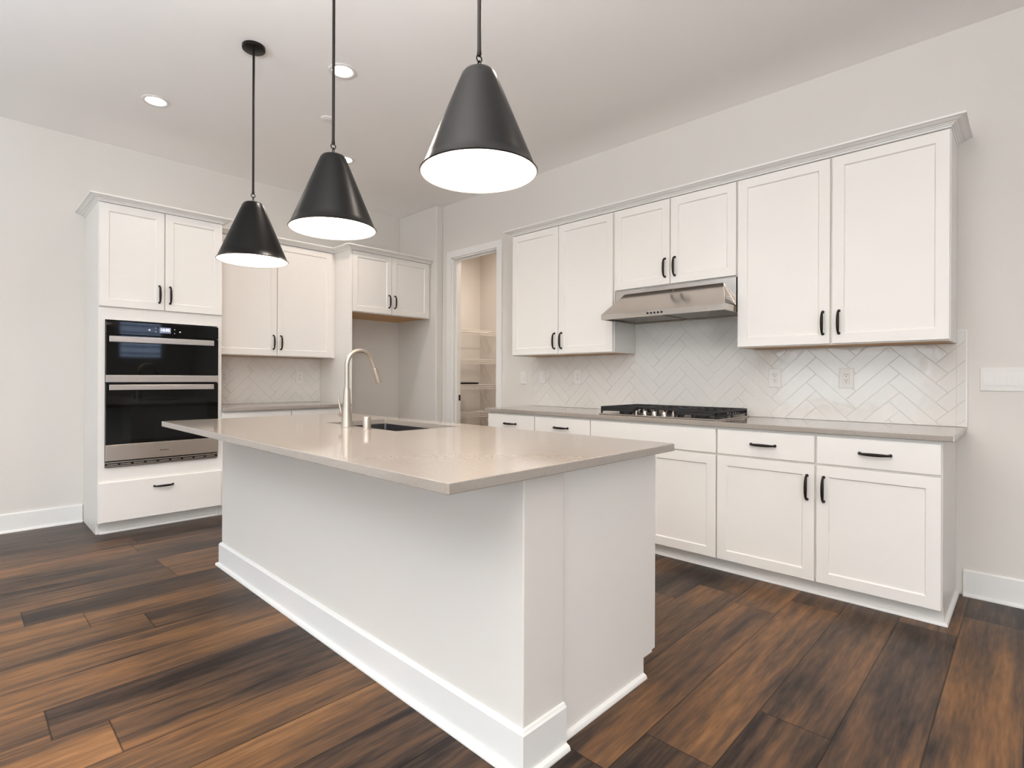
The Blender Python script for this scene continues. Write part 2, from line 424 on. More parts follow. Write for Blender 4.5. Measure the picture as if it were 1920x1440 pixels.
# door casing and jamb (the door itself is not in sight)
b = MB()
x0, x1, zt = DOOR
cw = 0.068
b.box(x0 - cw, x0 + 0.004, YW - 0.018, YW, 0, zt + cw).box(x1 - 0.004, x1 + cw, YW - 0.018, YW, 0, zt + cw).box(x0, x1, YW - 0.018, YW, zt - 0.004, zt + cw)
b.box(x0 - 0.001, x0 + 0.018, YW - 0.001, YW + 0.119, 0, zt).box(x1 - 0.018, x1 + 0.001, YW - 0.001, YW + 0.119, 0, zt).box(x0, x1, YW - 0.001, YW + 0.119, zt - 0.018, zt + 0.001)
b.box(x0 + 0.018, x0 + 0.030, YW + 0.045, YW + 0.08, 0, zt - 0.018).box(x1 - 0.030, x1 - 0.018, YW + 0.045, YW + 0.08, 0, zt - 0.018).box(x0 + 0.018, x1 - 0.018, YW + 0.045, YW + 0.08, zt - 0.030, zt - 0.018)
door = struct(b.build('door_1', 'trim', bevel=0.0015, seg=1))
MB().box(x0 + 0.0175, x0 + 0.020, YW + 0.084, YW + 0.116, 0.92, 0.985).build('strike_plate', 'black', door)

BB = [(0.0, 0.0), (0.028, 0.0), (0.028, 0.006), (0.024, 0.014), (0.015, 0.018), (0.014, 0.135), (0.010, 0.142), (0.0, 0.142)]
struct(MB().sweep([(XO, Y0), (XO, 0.735)], BB, 1).build('baseboard_left', 'trim'))
struct(MB().sweep([(-0.262, YW), (X1, YW)], BB, 1).build('baseboard_right', 'trim'))
struct(MB().sweep([(-4.702, YA), (XO, YA)], BB, -1).build('baseboard_alcove', 'trim'))
struct(MB().sweep([(XO, Y0), (X1, Y0)], BB, -1).build('baseboard_front', 'trim'))
SH = [(0.0, 0.0), (0.016, 0.0), (0.0155, 0.006), (0.012, 0.013), (0.0, 0.018)]
struct(MB().sweep([(-3.325, YW), (-3.325, 3.344), (-0.294, 3.344), (-0.294, YW)], SH, -1 if False else 1).build('trim_1', 'trim'))
struct(MB().sweep([(XO, 0.778), (-4.892, 0.778), (-4.892, 1.588)], SH, 1).build('trim_2', 'trim'))

# ------------------------------------------------------------------ cabinet helpers
def frame_pt(axis, c, u, d, z):
    """point on a cabinet front: u runs along the front, d stands out from plane c towards the room"""
    return (u, c - d, z) if axis == 'x' else (c + d, u, z)

def shaker(name, axis, c, u0, u1, z0, z1, parent, t=0.02, rail=0.056, rec=0.008, m='cab'):
    """framed door whose FRONT plane is c"""
    P = lambda u, d, z: frame_pt(axis, c, u, d, z)
    def ring(du, d): return [P(u0 + du, d, z0 + du), P(u1 - du, d, z0 + du), P(u1 - du, d, z1 - du), P(u0 + du, d, z1 - du)]
    vs = ring(0, -t) + ring(0, -0.0015) + ring(0.0015, 0) + ring(rail, 0) + ring(rail + 0.002, -rec * 0.35) + ring(rail + 0.006, -rec)
    fs = [(0, 1, 2, 3)]
    for k in range(5):
        for i in range(4):
            fs.append((k * 4 + i, k * 4 + (i + 1) % 4, k * 4 + 4 + (i + 1) % 4, k * 4 + 4 + i))
    fs.append((20, 21, 22, 23))
    return MB().add(vs, fs).build(name, m, parent)

def slab(name, axis, c, u0, u1, z0, z1, parent, t=0.02):
    P = lambda u, d, z: frame_pt(axis, c, u, d, z)
    def ring(du, d): return [P(u0 + du, d, z0 + du), P(u1 - du, d, z0 + du), P(u1 - du, d, z1 - du), P(u0 + du, d, z1 - du)]
    vs = ring(0, -t) + ring(0, -0.003) + ring(0.003, 0)
    fs = [(0, 1, 2, 3), (8, 9, 10, 11)]
    for k in range(2):
        for i in range(4): fs.append((k * 4 + i, k * 4 + (i + 1) % 4, k * 4 + 4 + (i + 1) % 4, k * 4 + 4 + i))
    return MB().add(vs, fs).build(name, 'cab', parent)

def pull(axis, c, u, z, parent, vertical=True, ln=0.128):
    """arched bar pull with round feet, centred at (u, z)"""
    h = ln / 2
    prof = [(-h, 0.0, 0.0085), (-h, 0.004, 0.0085), (-h, 0.007, 0.006), (-h + 0.001, 0.014, 0.0055), (-h + 0.006, 0.021, 0.0058), (-h + 0.016, 0.026, 0.0066),
            (-h * 0.45, 0.030, 0.0080), (0, 0.0315, 0.0085)]
    prof += [(-a, d, r) for a, d, r in prof[-2::-1]]
    pts = [frame_pt(axis, c, u + (0 if vertical else a), d, z + (a if vertical else 0)) for a, d, r in prof]
    return MB().tube(pts, [r for a, d, r in prof], 10).build('handle', 'bronze', parent, smooth=True)

def upper_cabinet(name, label, axis, c, wall, u0, u1, z0, z1, doors, hz, group, cat='cabinet'):
    """wall cabinet: c is the door front plane, doors = [(u0, u1, handle_u)]"""
    s = 1 if axis == 'x' else -1
    bf = c + 0.02 * s                                    # body front plane
    base = ((u0 + u1) / 2, (bf + wall) / 2, z0) if axis == 'x' else ((bf + wall) / 2, (u0 + u1) / 2, z0)
    t = thing(name, label, cat, base, group)
    def bx(mb, a0, a1, d0, d1, q0, q1):
        d0, d1 = min(d0, d1), max(d0, d1)
        return mb.box(a0, a1, d0, d1, q0, q1) if axis == 'x' else mb.box(d0, d1, a0, a1, q0, q1)
    w = wall - 0.002 * s
    b = MB(); bx(b, u0, u1, bf, w, z0 + 0.009, z1)
    bx(b, u0, u1, bf, bf + 0.018 * s, z0, z0 + 0.009); bx(b, u0, u0 + 0.012, bf + 0.018 * s, w, z0, z0 + 0.009); bx(b, u1 - 0.012, u1, bf + 0.018 * s, w, z0, z0 + 0.009)
    b.build('cabinet_body', 'cab', t)
    b = MB(); bx(b, u0 + 0.0125, u1 - 0.0125, bf + 0.0185 * s, w, z0 + 0.003, z0 + 0.0088)
    b.build('underside', 'maple', t, label='bare wood underside')
    for d0, d1, hu in doors:
        d = shaker('door', axis, c, d0, d1, z0 + 0.006, z1 - 0.006, t)
        pull(axis, c, hu, hz, d)
    return t

GU = 'white wall cabinets in the kitchen'
upper_cabinet('wall_cabinet', 'white two-door wall cabinet left of the steel range hood, beside the pantry doorway', 'x', YD, YW, -3.325, -2.268, 1.373, ZT,
              [(-3.323, -2.804, -2.838), (-2.798, -2.275, -2.765)], 1.487, GU)
upper_cabinet('wall_cabinet', 'short white two-door wall cabinet directly above the steel range hood', 'x', YD, YW, -2.2675, -1.3505, 1.838, ZT,
              [(-2.258, -1.811, -1.845), (-1.805, -1.354, -1.771)], 1.962, GU)
upper_cabinet('wall_cabinet', 'wide white two-door wall cabinet right of the range hood, above two outlets', 'x', YD, YW, -1.350, -0.293, 1.373, ZT,
              [(-1.342, -0.826, -0.860), (-0.814, -0.297, -0.780)], 1.500, GU)
upper_cabinet('wall_cabinet', 'tall white two-door wall cabinet between the oven tower and the fridge panel', 'y', XO + 0.33, XO, 1.590, 2.788, 1.373, ZT,
              [(1.604, 2.178, 2.145), (2.184, 2.750, 2.217)], 1.505, GU)
upper_cabinet('wall_cabinet', 'small white two-door cabinet bridging the empty refrigerator alcove', 'y', XD, XO, 2.812, 3.806, 1.836, ZT,
              [(2.815, 3.279, 3.246), (3.285, 3.775, 3.319)], 1.975, GU)

# crown mouldings on top of the wall cabinets
CR = [(-0.025, 2.4545), (0.002, 2.4545), (0.004, 2.462), (0.011, 2.464), (0.013, 2.469), (0.020, 2.471), (0.022, 2.474), (0.036, 2.477), (0.047, 2.483), (0.054, 2.486), (0.062, 2.487), (0.062, 2.496), (-0.025, 2.496)]
o = MB().sweep([(-3.325, YW - 0.001), (-3.325, YD), (-0.293, YD), (-0.293, YW - 0.001)], CR, -1 if False else 1).build('crown_molding', 'trim')
tag(o, 'white stepped crown moulding on the cabinets above the range', 'crown moulding', 'crown mouldings')
o = MB().sweep([(XO + 0.001, 0.742), (XD, 0.742), (XD, 1.589), (XO + 0.33, 1.589), (XO + 0.33, 2.790), (XD, 2.790), (XD, YA - 0.001)], CR, 1).build('crown_molding', 'trim')
tag(o, 'white crown moulding stepping over the oven tower, wall cabinet and fridge alcove', 'crown moulding', 'crown mouldings')

# ------------------------------------------------------------------ oven tower
t = thing('oven_cabinet', 'tall white oven tower cabinet standing at the left wall', 'cabinet', (-5.1, 1.165, 0))
poly = [(XO + 0.002, 0), (-4.894, 0), (-4.894, 0.09), (-4.816, 0.09), (-4.816, ZT), (XO + 0.002, ZT)]
b = MB()
b.extrude(poly, lambda x, z: (x, 0.742, z), lambda x, z: (x, 0.760, z))
b.extrude(poly, lambda x, z: (x, 1.571, z), lambda x, z: (x, 1.589, z))
b.box(XO + 0.002, -4.836, 0.760, 1.571, 1.60, ZT).box(XO + 0.002, -4.836, 0.760, 1.571, 0.09, 0.49).box(XO + 0.002, -4.90, 0.760, 1.571, 0, 0.09)
b.box(XO + 0.002, XO + 0.02, 0.760, 1.571, 0.49, 1.60)
b.box(-4.836, -4.816, 0.760, 1.571, 1.595, ZT).box(-4.836, -4.816, 0.760, 1.571, 0.09, 0.498)
b.box(-4.836, -4.816, 0.760, 0.783, 0.498, 1.595).box(-4.836, -4.816, 1.557, 1.571, 0.498, 1.595)
b.build('cabinet_body', 'cab', t)
for d0, d1, hu in ((0.745, 1.161, 1.127), (1.167, 1.586, 1.201)):
    d = shaker('door', 'y', XD, d0, d1, 1.690, ZT - 0.006, t); pull('y', XD, hu, 1.812, d)
d = slab('drawer', 'y', XD, 0.745, 1.586, 0.098, 0.392, t); pull('y', XD, 1.162, 0.327, d, vertical=False)

ov = thing('wall_oven', 'black glass double wall oven with two steel bar handles in the oven tower', 'oven', (-4.9, 1.17, 0.504))
OX = -4.790; y0, y1 = 0.785, 1.556
MB().box(-5.36, -4.815, 0.786, 1.555, 0.506, 1.583).build('oven_body', 'black', ov)
cp = MB().box(-4.814, OX, y0, y1, 1.487, 1.583).build('control_panel', 'glass_black', ov, bevel=0.002)
MB().box(OX, OX + 0.0006, 1.128, 1.205, 1.513, 1.556).build('display', 'screen', cp, label='lit grey clock display')
def text(name, body, size, loc, m, parent, ext=0.0003):
    cu = bpy.data.curves.new(name, 'FONT'); cu.body = body; cu.size = size; cu.align_x = 'CENTER'; cu.align_y = 'CENTER'; cu.extrude = ext
    cu.materials.append(MAT[m])
    tmp = bpy.data.objects.new(name + '_outline', cu); C.objects.link(tmp)
    me = bpy.data.meshes.new_from_object(tmp.evaluated_get(bpy.context.evaluated_depsgraph_get()))
    bpy.data.objects.remove(tmp)
    me.materials.clear(); me.materials.append(MAT[m])
    o = bpy.data.objects.new(name, me); C.objects.link(o)
    off = Vector((0, 0, 0)); q = parent
    while q is not None: off += Vector(q.location); q = q.parent
    o.parent = parent; o.location = Vector(loc) - off
    o.rotation_euler = (math.pi / 2, 0, math.pi / 2)
    return o
text('clock_digits', '10:05', 0.030, (OX + 0.0012, 1.166, 1.5365), 'digits', cp)
for yy, zz, r in ((1.060, 1.532, 0.007), (1.103, 1.548, 0.003), (1.103, 1.521, 0.003), (1.232, 1.545, 0.0032), (1.232, 1.515, 0.0032), (1.270, 1.528, 0.006)):
    MB().tube([(OX, yy, zz), (OX + 0.0006, yy, zz)], r, 12).build('touch_icon', 'icon', cp)
def oven_door(z0, z1, hz0, hz1, strip, win=None):
    d = MB().box(-4.814, OX, y0, y1, z0, z1).build('oven_door', 'glass_black', ov, bevel=0.002)
    if win: MB().box(OX, OX + 0.0005, *win).build('window', 'glass_win', d)
    h = MB().box(OX + 0.028, OX + 0.040, 0.799, 1.511, hz0, hz1)
    h.box(OX, OX + 0.029, 0.825, 0.845, hz0 + 0.008, hz1 - 0.008).box(OX, OX + 0.029, 1.470, 1.490, hz0 + 0.008, hz1 - 0.008)
    h.build('handle', 'steel_y', d, bevel=0.002, label='flat brushed steel bar handle')
    MB().box(-4.814, OX + 0.004, y0, y1, strip[0], strip[1]).build('trim_strip', 'steel_y', d, bevel=0.0015, label='brushed steel strip')
    return d
oven_door(1.186, 1.482, 1.428, 1.471, (1.131, 1.184))
d = oven_door(0.670, 1.124, 1.073, 1.113, (0.549, 0.668), (0.885, 1.47, 0.70, 1.01))
lg = MB()
for k, (yy, w) in enumerate(((1.132, 0.006), (1.141, 0.006), (1.150, 0.004), (1.158, 0.006), (1.168, 0.006), (1.177, 0.005), (1.186, 0.005))):
    lg.box(OX + 0.0042, OX + 0.0046, yy, yy + w, 0.600, 0.607)
lg.build('maker_mark', 'slot', d)
v = MB().box(-4.814, OX - 0.012, y0, y1, 0.508, 0.545)
v.build('vent', 'black', ov)
v = MB().box(OX - 0.012, OX + 0.002, y0, y1, 0.533, 0.540).box(OX - 0.012, OX + 0.001, y0, y1, 0.507, 0.512)
for k in range(9): v.box(OX - 0.012, OX - 0.003, y0 + 0.01 + k * 0.084, y0 + 0.075 + k * 0.084, 0.518, 0.524)
v.build('vent_grille', 'steel_y', ov)

# ------------------------------------------------------------------ refrigerator side panel
o = MB().box(XO + 0.002, XD, 2.790, 2.8105, 0, ZT).build('refrigerator_panel', 'cab', bevel=0.001, seg=1)
tag(o, 'tall white side panel dividing the counter from the empty refrigerator alcove', 'panel')

# ------------------------------------------------------------------ base cabinets
def base_cabinet(name, label, axis, c, wall, u0, u1, fronts, group, toe):
    """c = door front plane; fronts = list of dicts; toe = plane of the toe board"""
    s = 1 if axis == 'x' else -1
    bf = c + 0.02 * s; w = wall - 0.002 * s
    base = ((u0 + u1) / 2, (bf + wall) / 2, 0) if axis == 'x' else ((bf + wall) / 2, (u0 + u1) / 2, 0)
    t = thing(name, label, 'cabinet', base, group)
    poly = [(w, 0), (toe, 0), (toe, 0.088), (bf, 0.088), (bf, 0.884), (w, 0.884)]
    if axis == 'x': b = MB().extrude(poly, lambda d, z: (u0, d, z), lambda d, z: (u1, d, z))
    else: b = MB().extrude(poly, lambda d, z: (d, u0, z), lambda d, z: (d, u1, z))
    b.build('cabinet_body', 'cab', t)
    for kind, d0, d1, hu in fronts:
        if kind == 'drawer':
            d = slab('drawer', axis, c, d0, d1, 0.722, 0.869, t); pull(axis, c, (d0 + d1) / 2, 0.796, d, vertical=False)
        elif kind == 'panel':
            slab('false_front', axis, c, d0, d1, 0.722, 0.869, t)
        else:
            d = shaker('door', axis, c, d0, d1, 0.088, 0.712, t); pull(axis, c, hu, 0.588, d)
    return t
GB = 'white base cabinets'
TOE = 3.344
base_cabinet('base_cabinet', 'white base cabinet at the pantry end of the range counter', 'x', YB, YW, -3.325, -2.268,
             [('drawer', -3.322, -2.799, 0), ('drawer', -2.793, -2.269, 0), ('door', -3.322, -2.799, -2.835), ('door', -2.793, -2.269, -2.757)], GB, TOE)
base_cabinet('base_cabinet', 'white base cabinet with blank top panel under the gas cooktop', 'x', YB, YW, -2.2675, -1.3485,
             [('panel', -2.261, -1.353, 0), ('door', -2.261, -1.811, -1.845), ('door', -1.805, -1.353, -1.771)], GB, TOE)
base_cabinet('base_cabinet', 'white base cabinet with two drawers over two doors, right end of range run', 'x', YB, YW, -1.348, -0.294,
             [('drawer', -1.345, -0.824, 0), ('drawer', -0.814, -0.298, 0), ('door', -1.345, -0.824, -0.859), ('door', -0.814, -0.298, -0.780)], GB, TOE)
base_cabinet('base_cabinet', 'white base cabinet between oven tower and fridge panel, behind the island faucet', 'y', -4.79, XO, 1.590, 2.789,
             [('drawer', 1.600, 2.186, 0), ('drawer', 2.192, 2.786, 0), ('door', 1.600, 2.186, 2.15), ('door', 2.192, 2.786, 2.228)], GB, -4.868)

o = MB().box(-3.352, -0.252, 3.255, YW - 0.001, 0.8845, 0.914).build('countertop', 'quartz', bevel=0.003)
tag(o, 'long greige quartz countertop along the range wall under the cooktop', 'countertop', 'quartz countertops')
o = MB().box(XO + 0.001, -4.762, 1.5895, 2.7895, 0.8845, 0.914).build('countertop', 'quartz', bevel=0.003)
tag(o, 'short greige quartz countertop between the oven tower and fridge panel', 'countertop', 'quartz countertops')

# ------------------------------------------------------------------ herringbone backsplashes
def clip(poly, x0, x1, z0, z1):
    def cut(p, inside, inter):
        out = []
        for i in range(len(p)):
            a, b_ = p[i - 1], p[i]
            if inside(b_):
                if not inside(a): out.append(inter(a, b_))
                out.append(b_)
            elif inside(a): out.append(inter(a, b_))
        return out
    def ix(v, k):
        def f(a, b_):
            t = (v - a[k]) / (b_[k] - a[k]); return tuple(a[j] + t * (b_[j] - a[j]) for j in (0, 1))
        return f
    for ins, it in ((lambda p: p[0] >= x0, ix(x0, 0)), (lambda p: p[0] <= x1, ix(x1, 0)), (lambda p: p[1] >= z0, ix(z0, 1)), (lambda p: p[1] <= z1, ix(z1, 1))):
        poly = cut(poly, ins, it)
        if len(poly) < 3: return []
    return poly
def herringbone(rects, ox, oz, put, L=0.3048, Wd=0.0762, gap=0.0016):
    """tiles clipped to the given rectangles; put(u, d, z) maps to the wall"""
    b = MB(); r2_ = math.sqrt(0.5)
    for i in range(-14, 15):
        for j in range(-14, 15):
            bx, by = i * Wd + j * L, i * Wd - j * L
            for (a0, b0, w, h) in ((0, 0, L, Wd), (L, Wd - L, Wd, L)):
                if (a0, b0) != (0, 0): a0, b0 = L, Wd - L
                q = [(bx + a0 + gap / 2, by + b0 + gap / 2), (bx + a0 + w - gap / 2, by + b0 + gap / 2), (bx + a0 + w - gap / 2, by + b0 + h - gap / 2), (bx + a0 + gap / 2, by + b0 + h - gap / 2)]
                q = [(ox + (a - c_) * r2_, oz + (a + c_) * r2_) for a, c_ in q]
                cxm = sum(p[0] for p in q) / 4; czm = sum(p[1] for p in q) / 4
                tx, tz = random.gauss(0, 0.006), random.gauss(0, 0.006); dd = random.uniform(-0.0004, 0.0004)
                for (x0, x1, z0, z1) in rects:
                    p = clip(q, x0, x1, z0, z1)
                    if not p: continue
                    n = len(p); cx = sum(k[0] for k in p) / n; cz = sum(k[1] for k in p) / n
                    D = lambda x, z: 0.0085 + dd + (x - cxm) * tx + (z - czm) * tz
                    sh = 0.0012
                    inner = []
                    for (x, z) in p:
                        dl = math.hypot(x - cx, z - cz) or 1
                        k = max(0.0, 1 - 1.6 * sh / dl); inner.append((cx + (x - cx) * k, cz + (z - cz) * k))
                    vs = [put(x, 0.001, z) for x, z in p] + [put(x, D(x, z) - 0.001, z) for x, z in p] + [put(x, D(x, z), z) for x, z in inner]
                    fs = [tuple(range(2 * n, 3 * n))]
                    for k in range(n):
                        fs.append((k, (k + 1) % n, n + (k + 1) % n, n + k)); fs.append((n + k, n + (k + 1) % n, 2 * n + (k + 1) % n, 2 * n + k))
                    b.add(vs, fs)
    return b
ty = YW
t = thing('tile_backsplash', 'glossy white herringbone tile backsplash behind the range and hood', 'backsplash', (-1.8, YW, 0.914), 'herringbone backsplashes')
rects = [(-3.352, -2.2662, 0.915, 1.372), (-2.2662, -1.3515, 0.915, 1.836), (-1.3515, -0.2925, 0.915, 1.372), (-0.2925, -0.256, 0.915, 1.436)]
herringbone(rects, -1.190, 1.100, lambda u, d, z: (u, YW - d, z)).build('tiles', 'tile', t)
b = MB()
for (x0, x1, z0, z1) in rects: b.box(x0, x1, YW - 0.0065, YW - 0.0005, z0, z1)
b.build('grout', 'grout', t)
MB().box(-0.256, -0.247, YW - 0.010, YW - 0.0005, 0.915, 1.444).box(-0.2925, -0.256, YW - 0.010, YW - 0.0005, 1.436, 1.444).build('edge_trim', 'trim', t)
t = thing('tile_backsplash', 'glossy white herringbone tile backsplash beside the oven tower', 'backsplash', (XO, 2.2, 0.914), 'herringbone backsplashes')
rects = [(1.591, 2.788, 0.915, 1.372)]
herringbone(rects, 2.30, 1.02, lambda u, d, z: (XO + d, u, z)).build('tiles', 'tile', t)
MB().box(XO + 0.0005, XO + 0.0065, 1.591, 2.788, 0.915, 1.372).build('grout', 'grout', t)

# ------------------------------------------------------------------ outlets and switches
def wall_plate(name, label, cat, put, u, z, kind, group, w=0.078, h=0.124):
    t = thing(name, label, cat, put(u, 0, z), group)
    def bx(u0, u1, z0, z1, d0, d1):
        ps = [put(a, d, c_) for d in (d0, d1) for (a, c_) in ((u0, z0), (u1, z0), (u1, z1), (u0, z1))]
        return MB().add(ps, [(0, 1, 2, 3), (4, 5, 6, 7), (0, 1, 5, 4), (1, 2, 6, 5), (2, 3, 7, 6), (3, 0, 4, 7)])
    bx(u - w / 2, u + w / 2, z - h / 2, z + h / 2, 0.0, 0.006).build('faceplate', 'plate', t, bevel=0.002)
    if kind == 'outlet':
        r = bx(u - 0.0165, u + 0.0165, z - 0.0335, z + 0.0335, 0.0055, 0.0085).build('receptacle', 'plate', t, bevel=0.001, seg=1)
        sl = MB()
        for zz in (z + 0.018, z - 0.015):
            for (a, hh) in ((-0.0065, 0.008), (0.0065, 0.007)):
                q = bx(u + a - 0.0012, u + a + 0.0012, zz - hh / 2 + 0.004, zz + hh / 2 + 0.004, 0.0084, 0.0088); sl.add(q.v, q.f)
            q = bx(u - 0.0025, u + 0.0025, zz - 0.010, zz - 0.005, 0.0084, 0.0088); sl.add(q.v, q.f)
        sl.build('slots', 'slot', r)
    else:
        n = kind
        for k in range(n):
            uu = u + (k - (n - 1) / 2) * 0.046
            fr = bx(uu - 0.018, uu + 0.018, z - 0.035, z + 0.035, 0.0055, 0.0066).build('switch_frame', 'trim', t)
            P = [put(uu + a, d, z + c_) for a in (-0.016, 0.016) for (d, c_) in ((0.006, -0.032), (0.0105, -0.032), (0.0072, 0.032), (0.006, 0.032))]
            MB().add(P, [(0, 1, 2, 3), (4, 5, 6, 7), (0, 1, 5, 4), (1, 2, 6, 5), (2, 3, 7, 6), (3, 0, 4, 7)]).build('rocker', 'plate', fr)
    return t
RP = lambda u, d, z: (u, YW - 0.0092 - d, z)
RW0 = lambda u, d, z: (u, YW - 0.0004 - d, z)
LP = lambda u, d, z: (XO + 0.0092 + d, u, z)
GO = 'white duplex outlets on the tile'
wall_plate('power_outlet', 'white outlet on the tile nearest the cooktop, right of it', 'outlet', RP, -1.216, 1.180, 'outlet', GO)
wall_plate('power_outlet', 'white outlet on the tile nearest the right end of the counter', 'outlet', RP, -0.808, 1.180, 'outlet', GO)
wall_plate('power_outlet', 'white outlet on the tile left of the cooktop', 'outlet', RP, -2.830, 1.185, 'outlet', GO)
wall_plate('light_switch', 'white single switch on the tile at the left edge of the range backsplash', 'switch', RP, -3.232, 1.188, 1, 'single white switches')
wall_plate('light_switch', 'white single switch on the painted wall beside the pantry doorway', 'switch', RW0, -3.474, 1.179, 1, 'single white switches')
wall_plate('light_switch', 'wide white four-gang switch plate on the right wall beyond the counter', 'switch', RW0, -0.094, 1.176, 4, None, w=0.206)
wall_plate('power_outlet', 'white outlet on the tile right beside the oven tower', 'outlet', LP, 1.811, 1.178, 'outlet', GO)
wall_plate('power_outlet', 'white outlet on the tile near the fridge panel, behind the faucet', 'outlet', LP, 2.555, 1.171, 'outlet', GO)

# ------------------------------------------------------------------ range hood
t = thing('range_hood', 'brushed steel under-cabinet range hood above the gas cooktop', 'range hood', (-1.81, 3.65, 1.607))
hx0, hx1, hy, hb = -2.2645, -1.3545, 3.403, YW - 0.012
b = MB()
b.box(hx0, hx1, hy, hy + 0.012, 1.607, 1.645).box(hx0, hx1, hb - 0.012, hb, 1.607, 1.645).box(hx0, hx0 + 0.012, hy + 0.012, hb - 0.012, 1.607, 1.645).box(hx1 - 0.012, hx1, hy + 0.012, hb - 0.012, 1.607, 1.645)
b.box(hx0 + 0.012, hx1 - 0.012, hy + 0.012, hb - 0.012, 1.632, 1.645)
tx0, tx1, tyf = hx0 + 0.085, hx1 - 0.085, 3.590
vs = [(hx0, hy, 1.645), (hx1, hy, 1.645), (hx1, tyf, 1.645), (hx0, tyf, 1.645), (tx0, tyf, 1.808), (tx1, tyf, 1.808)]
b.add(vs, [(0, 3, 2, 1), (0, 1, 5, 4), (1, 2, 5), (3, 0, 4), (2, 3, 4, 5)])
b.box(hx0 + 0.004, hx1 - 0.004, tyf + 0.0005, hb, 1.6455, 1.836)
b.build('hood_body', 'steel', t)
for s_, xa, xb in ((1, hx1, tx1), (-1, hx0, tx0)):
    A_, B_, C_ = Vector((xa, hy, 1.645)), Vector((xa, tyf, 1.645)), Vector((xb, tyf, 1.808))
    ce = (A_ + B_ + C_) / 3; nn = (B_ - A_).cross(C_ - A_).normalized(); nn = nn if nn.x * s_ > 0 else -nn
    tri = [ce + (q - ce) * 0.86 + nn * 0.0012 for q in (A_, B_, C_)]
    tri2 = [q - nn * 0.001 for q in tri]
    MB().add(tri + tri2, [(0, 1, 2), (3, 4, 5), (0, 1, 4, 3), (1, 2, 5, 4), (2, 0, 3, 5)]).build('side_vent', 'perf', t, label='perforated steel side panel')
for k in range(2):
    x0_ = hx0 + 0.03 + k * 0.43
    f = MB().box(x0_, x0_ + 0.415, hy + 0.05, hb - 0.05, 1.622, 1.632)
    for j in range(14): f.box(x0_ + 0.012, x0_ + 0.403, hy + 0.065 + j * 0.026, hy + 0.079 + j * 0.026, 1.617, 1.623)
    f.build('filter', 'steel', t)
for k in range(5):
    MB().tube([(-1.885 + k * 0.026, hy + 0.001, 1.627), (-1.885 + k * 0.026, hy - 0.004, 1.627)], 0.0075, 12).build('button', 'black', t)

# ------------------------------------------------------------------ gas cooktop
t = thing('gas_cooktop', 'gas cooktop with black cast iron grates and five steel knobs on the range counter', 'cooktop', (-1.8, 3.6, 0.914))
cx0, cx1, cy0, cy1 = -2.232, -1.368, 3.325, 3.862
MB().box(cx0, cx1, cy0, cy1, 0.9142, 0.922).build('pan', 'steel', t, bevel=0.003)
third = (cx1 - cx0 - 0.03) / 3
for k in range(3):
    g0 = cx0 + 0.012 + k * (third + 0.003); g1 = g0 + third
    f0 = cy0 + (0.10 if k == 1 else 0.012); f1 = cy1 - 0.012
    g = MB(); zt, zb, w = 0.972, 0.958, 0.011
    g.box(g0, g1, f0, f0 + w, zb, zt).box(g0, g1, f1 - w, f1, zb, zt).box(g0, g0 + w, f0 + w, f1 - w, zb, zt).box(g1 - w, g1, f0 + w, f1 - w, zb, zt)
    for px in (g0, g1 - w):
        for py in (f0, f1 - w, (f0 + f1) / 2): g.box(px, px + w, py, py + w, 0.922, zb)
    n = 5
    for j in range(1, n): g.box(g0 + j * (g1 - g0) / n - 0.004, g0 + j * (g1 - g0) / n + 0.004, f0 + w, f1 - w, zb + 0.002, zt)
    for yy in ((f0 + f1) / 2, f0 + (f1 - f0) * 0.26, f0 + (f1 - f0) * 0.74): g.box(g0 + w, g1 - w, yy - 0.004, yy + 0.004, zb + 0.001, zt)
    if k != 1:
        g.box(g0, g1, f0, f0 + w, 0.940, zb).box(g0, g1, f1 - w, f1, 0.940, zb)
        px = g0 if k == 0 else g1 - w
        g.box(px, px + w, f0 + w, f1 - w, 0.936, 0.944)
        for j in range(1, 12): g.box(px + 0.002, px + w - 0.002, f0 + j * (f1 - f0) / 12, f0 + j * (f1 - f0) / 12 + 0.010, 0.944, zb)
    g.build('grate', 'iron', t, bevel=0.0015, seg=1)
for (bx_, by_, r) in ((-2.08, 3.46, 0.042), (-2.08, 3.73, 0.034), (-1.8, 3.65, 0.055), (-1.52, 3.46, 0.038), (-1.52, 3.73, 0.042)):
    MB().lathe([(0.001, 0.0), (r * 1.25, 0.0), (r * 1.2, 0.012), (r, 0.014), (r, 0.024), (r * 0.9, 0.028), (0.001, 0.028)], (bx_, by_, 0.9221), 24).build('burner', 'iron', t, smooth=True)
for k in range(5):
    kx = -1.960 + k * 0.072
    kn = MB().lathe([(0.001, 0), (0.023, 0), (0.023, 0.004), (0.019, 0.006), (0.0175, 0.026), (0.015, 0.029), (0.001, 0.029)], (kx, 3.378, 0.9221), 20)
    kn.box(kx - 0.0045, kx + 0.0045, 3.360, 3.396, 0.950, 0.962)
    kn.build('knob', 'steel', t, smooth=True)

